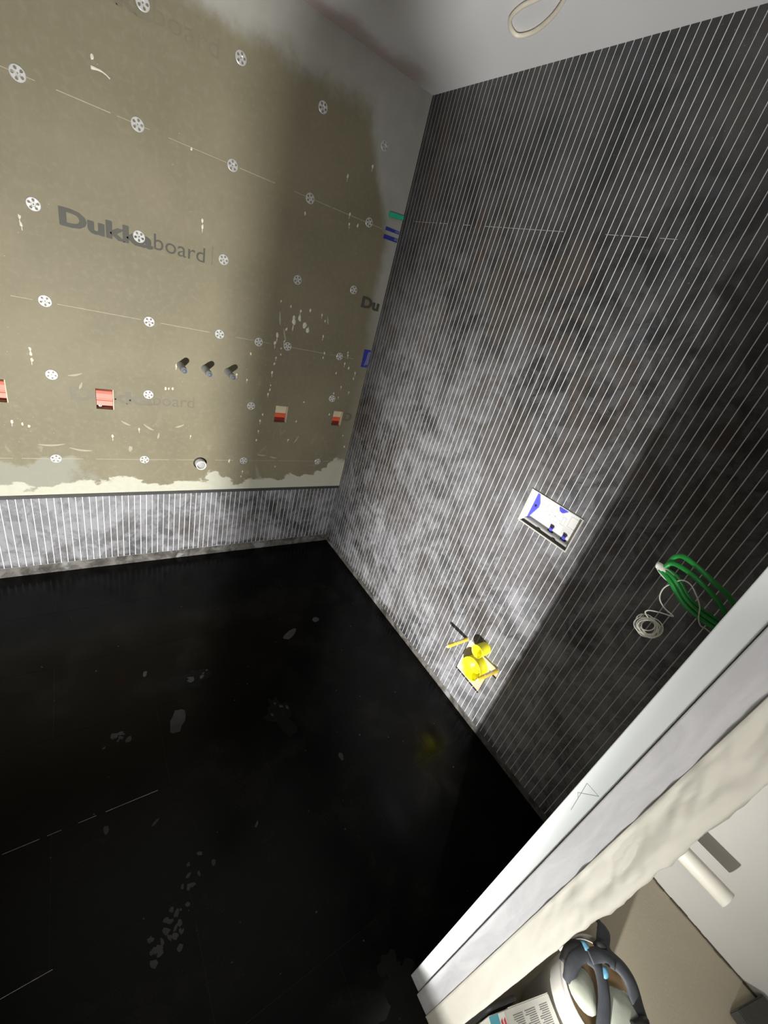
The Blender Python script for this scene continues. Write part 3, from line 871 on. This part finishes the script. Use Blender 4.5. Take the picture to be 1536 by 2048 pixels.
# ------------------------------------------------------------------ cables by the door
t = thing('green_cable', (-0.58, DW1, 1.28), 'bundle of green cable loops bound with white tape beside the door jamb', 'cable')
bm = bmesh.new()
for dx, dz in ((0.0, 0.0), (0.008, 0.002), (-0.004, 0.007), (0.006, 0.009), (-0.008, 0.001)):
    tube(bm, spline([(-0.580+dx*0.4, -1.890, 1.313+dz*0.4), (-0.580+dx, -1.913, 1.306+dz), (-0.580+dx, -1.944, 1.287+dz), (-0.575+dx, -1.975, 1.279+dz), (-0.570+dx, -2.004, 1.277+dz)], 6), 0.0036, 8)
part('cable_bundle', bm, M['green_cable'], t, True)
for pts in ([(-0.58,-1.892,1.316),(-0.58,-1.898,1.332),(-0.585,-1.920,1.336),(-0.585,-1.946,1.331),(-0.580,-1.970,1.321),(-0.570,-1.990,1.306),(-0.560,-2.004,1.290)],
            [(-0.57,-1.893,1.316),(-0.575,-1.894,1.336),(-0.58,-1.899,1.348),(-0.585,-1.911,1.353),(-0.585,-1.937,1.348),(-0.58,-1.963,1.339),(-0.57,-1.983,1.330),(-0.555,-2.004,1.310)]):
    bm = bmesh.new(); tube(bm, spline(pts, 6), 0.0040, 8); part('cable_loop', bm, M['green_cable'], t, True)
bm = bmesh.new(); tube(bm, spline([(-0.580,-1.881,1.316),(-0.580,-1.886,1.317),(-0.580,-1.896,1.313),(-0.578,-1.909,1.309)], 4), [0.004, 0.0055, 0.006, 0.0058, 0.006, 0.0066, 0.007, 0.0072, 0.0075, 0.0078, 0.008, 0.008, 0.0075], 10); part('tape_wrap', bm, M['white_tape'], t, True)
t = thing('white_wire', (-0.58, DW1, 1.26), 'thin white wire ending in a small tangled coil below the green cables', 'wire')
bm = bmesh.new()
tube(bm, spline([(-0.58,-2.004,1.268),(-0.585,-1.988,1.272),(-0.588,-1.980,1.273),(-0.588,-1.972,1.282),(-0.588,-1.965,1.297),(-0.588,-1.954,1.309),(-0.586,-1.937,1.320),(-0.584,-1.924,1.318),(-0.586,-1.917,1.307),(-0.588,-1.911,1.291),(-0.588,-1.915,1.273),(-0.588,-1.929,1.263),(-0.586,-1.945,1.259),(-0.586,-1.927,1.251),(-0.586,-1.913,1.243),(-0.586,-1.910,1.236),(-0.586,-1.918,1.231)], 6), 0.0011, 6)
part('lead', bm, M['white_wire'], t, True)
bm = bmesh.new()
pts = []
for i in range(150):
    a = i*0.42
    r = 0.0125 + 0.0035*math.sin(i*0.19)
    pts.append((-0.586 + 0.010*math.sin(a + 0.6*math.sin(i*0.05)), -1.926 + (r+0.003)*math.cos(a) + 0.003*math.sin(i*0.31) - 0.006*(i/150-0.5), 1.217 + r*math.sin(a)*0.85 + 0.003*math.cos(i*0.27)))
tube(bm, spline(pts, 2), 0.0010, 5)
part('coil', bm, M['white_wire'], t, True)

# cable loop under the ceiling
bm = bmesh.new()
tube(bm, spline([(-0.290,-0.90,2.392),(-0.268,-0.810,2.391),(-0.262,-0.735,2.391),(-0.240,-0.675,2.391),(-0.205,-0.645,2.391),(-0.168,-0.645,2.391),(-0.162,-0.705,2.391),(-0.192,-0.795,2.391),(-0.240,-0.875,2.391),(-0.290,-0.94,2.391)], 8), 0.0060, 8)
tag(obj('ceiling_cable', bm, M['cream_cable'], None, True), 'cream cable loop hanging from the ceiling', 'cable')

# ------------------------------------------------------------------ dried cement on the floor
def floor_blob(bm, x, y, rx, ry, ang=0.0, n=14, h=0.0007, ragged=0.18):
    c = bm.verts.new((x, y, h))
    ph = random.uniform(0, 9)
    ring = []; low = []
    for i in range(n):
        a = 2*math.pi*i/n
        k = 1 + ragged*mnoise.noise(Vector((2*math.cos(a), 2*math.sin(a), ph)))*2
        u, v = rx*k*math.cos(a), ry*k*math.sin(a)
        p = (x + u*math.cos(ang)-v*math.sin(ang), y + u*math.sin(ang)+v*math.cos(ang))
        ring.append(bm.verts.new((*p, h*0.9))); low.append(bm.verts.new((*p, -0.0002)))
    for i in range(n):
        j = (i+1) % n
        bm.faces.new((c, ring[i], ring[j])); bm.faces.new((ring[i], low[i], low[j], ring[j]))
bm = bmesh.new()
for x, y, rx, ry, a in ((-0.568,-0.741,0.046,0.020,0.5),(-0.400,-0.690,0.020,0.016,0.2),(-1.131,-1.012,0.024,0.050,-0.35),(-1.208,-0.755,0.007,0.014,-0.3),(-0.615,-1.391,0.008,0.016,0.0),(-1.372,-1.288,0.007,0.012,0.0),(-1.05,-0.85,0.012,0.008,0.5),(-1.33,-0.99,0.012,0.010,0.3),(-1.29,-1.02,0.012,0.008,0.9),(-1.248,-1.328,0.012,0.004,0.5),(-0.975,-1.47,0.010,0.004,0.8)):
    floor_blob(bm, x, y, rx, ry, a)
for cx, cy, sx, sy, n in ((-1.034,-0.84,0.05,0.03,9),(-1.314,-1.002,0.035,0.02,8),(-1.19,-1.50,0.035,0.03,8),(-1.235,-1.60,0.04,0.04,16),(-1.29,-1.64,0.02,0.02,5),(-0.75,-1.12,0.04,0.03,4)):
    for _ in range(n):
        floor_blob(bm, random.gauss(cx, sx*0.6), random.gauss(cy, sy*0.6), random.uniform(0.003, 0.010), random.uniform(0.003, 0.008), random.uniform(0, 3), 9, 0.0006, 0.3)
for _ in range(60):
    floor_blob(bm, random.uniform(-1.6, -0.1), random.uniform(-2.0, -0.3), random.uniform(0.0012, 0.003), random.uniform(0.001, 0.003), 0, 7, 0.0005)
tag(obj('cement_marks', bm, M['floor_mark'], floor), 'grey dried cement smears on the black floor', kind='stuff')
bm = bmesh.new()  # pale strips that paint glints along two floor joints
for yy_, xa, xb, dens in ((-1.235, -1.66, -1.18, 0.75), (-1.547, -1.66, -1.49, 0.95)):
    xx = xa
    while xx < xb:
        L = random.uniform(0.012, 0.05)
        if random.random() < dens: box(bm, xx, min(xx+L, xb), yy_-random.uniform(0.0003, 0.0007), yy_+0.0004, -0.002, 0.0004)
        xx += L
tag(obj('joint_glint', bm, M['filler'], floor), kind='stuff')
bm = bmesh.new()
for x, y, rx, ry, a in ((-0.77,-1.137,0.05,0.09,0.3),(-0.641,-1.204,0.06,0.05,0.2),(-0.74,-2.03,0.05,0.07,0.1),(-0.82,-2.06,0.05,0.04,0.3),(-0.76,-1.96,0.03,0.03,0.3),(-1.05,-0.84,0.07,0.04,0.0)):
    floor_blob(bm, x, y, rx, ry, a, 22, 0.0004, 0.4)
tag(obj('cement_dust', bm, M['floor_dust'], floor), kind='stuff')

# ------------------------------------------------------------------ things in the hall
# pipe along the hall wall
t = thing('wall_pipe', (0.11, DW0, 0.32), 'white plastic pipe stub sticking out beside the hall wall', 'pipe')
A = Matrix.Translation((0.108, DW0, 0.318)) @ RX
bm = bmesh.new(); lathe(bm, [(0.027, -0.004), (0.027, 0.252), (0.0265, 0.253), (0.0245, 0.253), (0.0245, 0.05), (0, 0.05)], A, 32); part('pipe', bm, M['white_tube'], t, True)
bm = bmesh.new(); lathe(bm, [(0.036, 0.0), (0.036, 0.004), (0.027, 0.005)], A, 32); part('collar', bm, M['white_tube'], t, True)

# bucket
BC = Vector((-0.430, -2.273, 0.0))
t = thing('bucket', BC, 'white plastic bucket standing in the hall behind the door jamb', 'bucket')
A = Matrix.Translation(BC)
bm = bmesh.new(); lathe(bm, [(0, 0.002), (0.075, 0.0), (0.078, 0.004), (0.0925, 0.27), (0.0925, 0.285), (0.0970, 0.286), (0.0975, 0.298), (0.0955, 0.301), (0.0925, 0.300), (0.0905, 0.27), (0.076, 0.008), (0, 0.008)], A, 48); bb = part('body', bm, M['bucket'], t, True)
bm = bmesh.new(); lathe(bm, [(0, 0.270), (0.05, 0.272), (0.0890, 0.278), (0.0885, 0.262)], A, 32); part('dried_residue', bm, M['tan'], t, True)
for s in (-1, 1):
    bm = bmesh.new(); box(bm, BC.x-0.012, BC.x+0.012, BC.y+s*0.0950-0.004, BC.y+s*0.0950+0.004, 0.255, 0.278, 0.002)
    part('handle_lug', bm, M['bucket'], bb)

# goggles in the bucket
t = thing('safety_goggles', (-0.43, -2.26, 0.28), 'pale-lensed goggles with charcoal straps lying in the white bucket', 'goggles')
def lens(pl, z, name='lens', mat='lens'):
    c = Vector((sum(p[0] for p in pl)/len(pl), sum(p[1] for p in pl)/len(pl), 0))
    P = spline([(*p, 0) for p in pl + [pl[0]]], 3)[:-1]
    bm = bmesh.new()
    rings = []
    for k, hh in ((1.0, -0.004), (1.0, 0.0), (0.85, 0.006), (0.5, 0.011)):
        rings.append([bm.verts.new((c.x+(p.x-c.x)*k, c.y+(p.y-c.y)*k, z+hh)) for p in P])
    top = bm.verts.new((c.x, c.y, z+0.012))
    n = len(P)
    for a, b in zip(rings, rings[1:]):
        for i in range(n): bm.faces.new((a[i], a[(i+1) % n], b[(i+1) % n], b[i]))
    for i in range(n): bm.faces.new((rings[-1][i], rings[-1][(i+1) % n], top))
    bm.faces.new(rings[0][::-1])
    return part(name, bm, M[mat], t, True)
lens([(-0.500,-2.214),(-0.453,-2.216),(-0.442,-2.241),(-0.459,-2.268),(-0.490,-2.285),(-0.510,-2.267),(-0.512,-2.234)], 0.306)
lens([(-0.431,-2.268),(-0.403,-2.285),(-0.380,-2.316),(-0.390,-2.345),(-0.440,-2.356),(-0.495,-2.326),(-0.465,-2.290)], 0.308)
for pts, rr in (([(-0.318,-2.180,0.25),(-0.324,-2.188,0.305),(-0.342,-2.212,0.325),(-0.368,-2.226,0.325),(-0.376,-2.246,0.325),(-0.366,-2.278,0.325),(-0.368,-2.303,0.322),(-0.384,-2.330,0.315),(-0.392,-2.360,0.300)], [0.007]*10 + [0.011, 0.014] + [0.017]*40),
                ([(-0.432,-2.217,0.328),(-0.424,-2.237,0.329),(-0.435,-2.259,0.327),(-0.461,-2.282,0.322),(-0.500,-2.304,0.312),(-0.515,-2.320,0.295)], 0.0150),
                ([(-0.425,-2.211,0.327),(-0.454,-2.203,0.325),(-0.479,-2.206,0.318),(-0.497,-2.218,0.303)], 0.0160),
                ([(-0.430,-2.219,0.332),(-0.400,-2.233,0.334),(-0.381,-2.260,0.332)], 0.0150)):
    bm = bmesh.new(); P_ = spline(pts, 6); tube(bm, P_, rr[:len(P_)] if isinstance(rr, list) else rr, 12, ((0, 0, 1), 0.32)); part('strap', bm, M['strap'], t, True)
for pts in ([(-0.486,-2.190,0.306),(-0.460,-2.181,0.320),(-0.438,-2.186,0.322),(-0.426,-2.197,0.318)], [(-0.394,-2.219,0.325),(-0.383,-2.221,0.334),(-0.374,-2.229,0.328)], [(-0.435,-2.340,0.322),(-0.412,-2.348,0.326),(-0.395,-2.354,0.318)]):
    bm = bmesh.new(); tube(bm, spline(pts, 4), 0.0095, 8); part('buckle', bm, M['black'], t, True)
lens([(-0.419,-2.188),(-0.408,-2.202),(-0.416,-2.216),(-0.434,-2.208)], 0.324, 'vent', 'sky')
lens([(-0.414,-2.243),(-0.402,-2.254),(-0.418,-2.266),(-0.434,-2.260)], 0.326, 'vent', 'sky')

# carton
t = thing('carton', (-0.60, -2.22, 0.0), 'pale carton with small print and a red and blue end beside the bucket', 'carton')
A0 = Vector((-0.513, -2.212, 0)); u = Vector((-0.948, 0.318, 0)); v = Vector((-0.318, -0.948, 0))
CM = Matrix(((u.x, v.x, 0, A0.x), (u.y, v.y, 0, A0.y), (0, 0, 1, 0), (0, 0, 0, 1)))
bm = bmesh.new(); box(bm, 0, 0.175, 0, 0.10, 0.0, 0.220, 0.0015, 1, CM); cb = part('body', bm, M['card'], t)
bm = bmesh.new(); box(bm, 0.003, 0.12, -0.0012, 0.0, 0.196, 0.2225, 0, 1, CM); part('flap', bm, M['card'], t)
bm = bmesh.new()
for c in range(3):
    for r_ in range(26):
        x0_ = 0.014 + c*0.036; ww = random.uniform(0.020, 0.031); yy_ = 0.012 + r_*0.0033
        box(bm, x0_, x0_+ww, yy_, yy_+0.0013, 0.2199, 0.2203, 0, 1, CM)
part('small_print', bm, M['text_ink'], cb)
bm = bmesh.new(); box(bm, 0.150, 0.1748, 0.002, 0.099, 0.2199, 0.2204, 0, 1, CM); part('blue_panel', bm, M['card_blue'], cb)
bm = bmesh.new(); box(bm, 0.1325, 0.150, 0.002, 0.099, 0.2199, 0.2205, 0, 1, CM); part('white_panel', bm, M['white_pl'], cb)
bm = bmesh.new()
for yy_ in (0.010, 0.045): 
    for dx in (0.1350, 0.1430):
        q = [(dx, yy_), (dx+0.005, yy_+0.004), (dx+0.005, yy_+0.026), (dx, yy_+0.022)]
        a = [bm.verts.new(CM @ Vector((*p, 0.2209))) for p in q]; b = [bm.verts.new(CM @ Vector((*p, 0.2200))) for p in q]
        bm.faces.new(a); bm.faces.new(b[::-1])
        for i in range(4): bm.faces.new((a[i], b[i], b[(i+1) % 4], a[(i+1) % 4]))
part('red_logo', bm, M['card_red'], cb)
bm = bmesh.new()
tube(bm, spline([(-0.685,-2.149,0.0),(-0.680,-2.148,0.12),(-0.672,-2.149,0.205),(-0.650,-2.155,0.222),(-0.622,-2.164,0.224),(-0.598,-2.172,0.214),(-0.592,-2.173,0.10),(-0.592,-2.173,0.0)], 6), 0.0055, 8)
tag(obj('black_cable', bm, M['black'], None, True), 'short black cable bent along the back edge of the carton', 'cable')

# dark slab at the hall wall
bm = bmesh.new()
pl_ = [(0.118,-2.572),(0.245,-2.612),(0.210,-2.80),(0.085,-2.76)]
a = [bm.verts.new((*p, 0.042)) for p in pl_]; b = [bm.verts.new((*p, 0.0)) for p in pl_]
bm.faces.new(a); bm.faces.new(b[::-1])
for i in range(4): bm.faces.new((a[i], b[i], b[(i+1) % 4], a[(i+1) % 4]))
bmesh.ops.bevel(bm, geom=bm.edges[:], offset=0.003, segments=2, affect='EDGES')
tag(obj('stone_slab', bm, M['slab']), 'dark grey slab lying on the hall floor against the white wall', 'slab')

# ------------------------------------------------------------------ work lamp in the hall, on an upturned crate, with added light blockers beside it
az, el = math.radians(LAMP_AZ), math.radians(LAMP_EL)
aim = Vector((math.sin(az)*math.cos(el), math.cos(az)*math.cos(el), math.sin(el)))
t = thing('crate', (LAMP.x, LAMP.y, 0), 'black plastic crate under the work lamp in the hall', 'crate')
zt = 0.36
bm = bmesh.new(); box(bm, LAMP.x-0.20, LAMP.x+0.22, LAMP.y-0.16, LAMP.y+0.34, zt-0.02, zt, 0.004); part('top', bm, M['lamp_body'], t)
for sx in (-0.19, 0.19):
    for sy in (-0.15, 0.31):
        bm = bmesh.new(); box(bm, LAMP.x+sx-0.012, LAMP.x+sx+0.022, LAMP.y+sy-0.012, LAMP.y+sy+0.022, 0.0, zt-0.02, 0.003); part('post', bm, M['lamp_body'], t)
for k in range(3):
    for sy in (-0.158, 0.326):
        bm = bmesh.new(); box(bm, LAMP.x-0.18, LAMP.x+0.20, LAMP.y+sy, LAMP.y+sy+0.008, 0.04+k*0.10, 0.10+k*0.10, 0.002); part('slat', bm, M['lamp_body'], t)
t = thing('work_lamp', (LAMP.x, LAMP.y, zt), 'small lit work lamp on the crate in the hall', 'lamp')
q = aim.to_track_quat('Z', 'Y').to_matrix().to_4x4()
A = Matrix.Translation(LAMP - aim*0.02) @ q
bm = bmesh.new(); lathe(bm, [(0, -0.06), (0.020, -0.058), (0.026, -0.050), (0.026, 0.004), (0.023, 0.006), (0.021, 0.002), (0, 0.002)], A, 28); part('housing', bm, M['lamp_body'], t, True)
bm = bmesh.new(); lathe(bm, [(0, 0.0045), (0.016, 0.004), (0.020, 0.0028)], A, 28); part('lens', bm, M['lamp_lens'], t, True)
bm = bmesh.new(); box(bm, LAMP.x-0.05, LAMP.x+0.03, LAMP.y-0.08, LAMP.y-0.01, zt, zt+0.012, 0.003)
tube(bm, [(LAMP.x-0.01, LAMP.y-0.045, zt+0.01), tuple(LAMP - aim*0.055)], 0.007, 10); part('stand', bm, M['lamp_body'], t)
L = bpy.data.lights.new('work_lamp_light', 'SPOT')
L.energy = LAMP_POWER
L.color = (1.0, 0.985, 0.95)
L.shadow_soft_size = 0.014
L.spot_size = math.radians(LAMP_CONE)
L.spot_blend = 1.0
lo = bpy.data.objects.new('work_lamp_light', L); COL.objects.link(lo)
lo.parent = t
lo.matrix_parent_inverse = Matrix.Translation(-Vector(t.location))
lo.matrix_basis = Matrix.Translation(LAMP) @ aim.to_track_quat('-Z', 'Y').to_matrix().to_4x4()
# smoky bottle, added to block lamp light and shade the walls
caz = math.radians(26.0)
cc = (LAMP.x + 0.235*math.sin(caz), LAMP.y + 0.235*math.cos(caz), zt)
t = thing('shade_bottle', cc, 'added translucent bottle shape shading the walls from in front of the work lamp', 'bottle')
A = Matrix.Translation(cc)
bm = bmesh.new(); lathe(bm, [(0, 0.0), (0.031, 0.0), (0.0325, 0.004), (0.0325, 0.240), (0.028, 0.258), (0.014, 0.272), (0.012, 0.290), (0, 0.290)], A, 32); part('body', bm, M['smoky'], t, True)
bm = bmesh.new(); lathe(bm, [(0.0145, 0.284), (0.0145, 0.306), (0, 0.307)], A, 28); part('cap', bm, M['lamp_body'], t, True)

# second added blocker, keeps lamp light off the jamb and near tiles
saz = math.radians(65.0)
cc = (LAMP.x + 0.200*math.sin(saz), LAMP.y + 0.200*math.cos(saz), zt)
t = thing('shade_tube', cc, 'added dark translucent tube shape shading the jamb from right of the work lamp', 'tube')
A = Matrix.Translation(cc)
bm = bmesh.new(); lathe(bm, [(0, 0.0), (0.0280, 0.0), (0.0290, 0.10), (0.0320, 0.20), (0.0345, 0.27), (0.030, 0.275), (0.008, 0.285), (0.006, 0.33), (0, 0.33)], A, 32); part('body', bm, M['smoky_dark'], t, True)

# fill panel added under the hall ceiling to brighten the jamb
px, py = -1.95, -2.72
t = thing('fill_panel', (px, py, H), 'added square fill panel under the hall ceiling', 'fill light')
bm = bmesh.new(); slab_pts = box(bm, px-0.31, px+0.31, py-0.31, py+0.31, H-0.03, H, 0.004); part('frame', bm, M['white_pl'], t)
bm = bmesh.new(); box(bm, px-0.28, px+0.28, py-0.28, py+0.28, H-0.034, H-0.029); part('diffuser', bm, M['panel'], t)
L = bpy.data.lights.new('fill_panel_light', 'AREA')
L.shape = 'SQUARE'; L.size = 0.56; L.energy = FILL_PANEL_POWER; L.color = (1.0, 0.97, 0.92)
lo = bpy.data.objects.new('fill_panel_light', L); COL.objects.link(lo)
lo.parent = t
lo.matrix_parent_inverse = Matrix.Translation(-Vector(t.location))
lo.matrix_basis = Matrix.Translation((px, py, H-0.036))
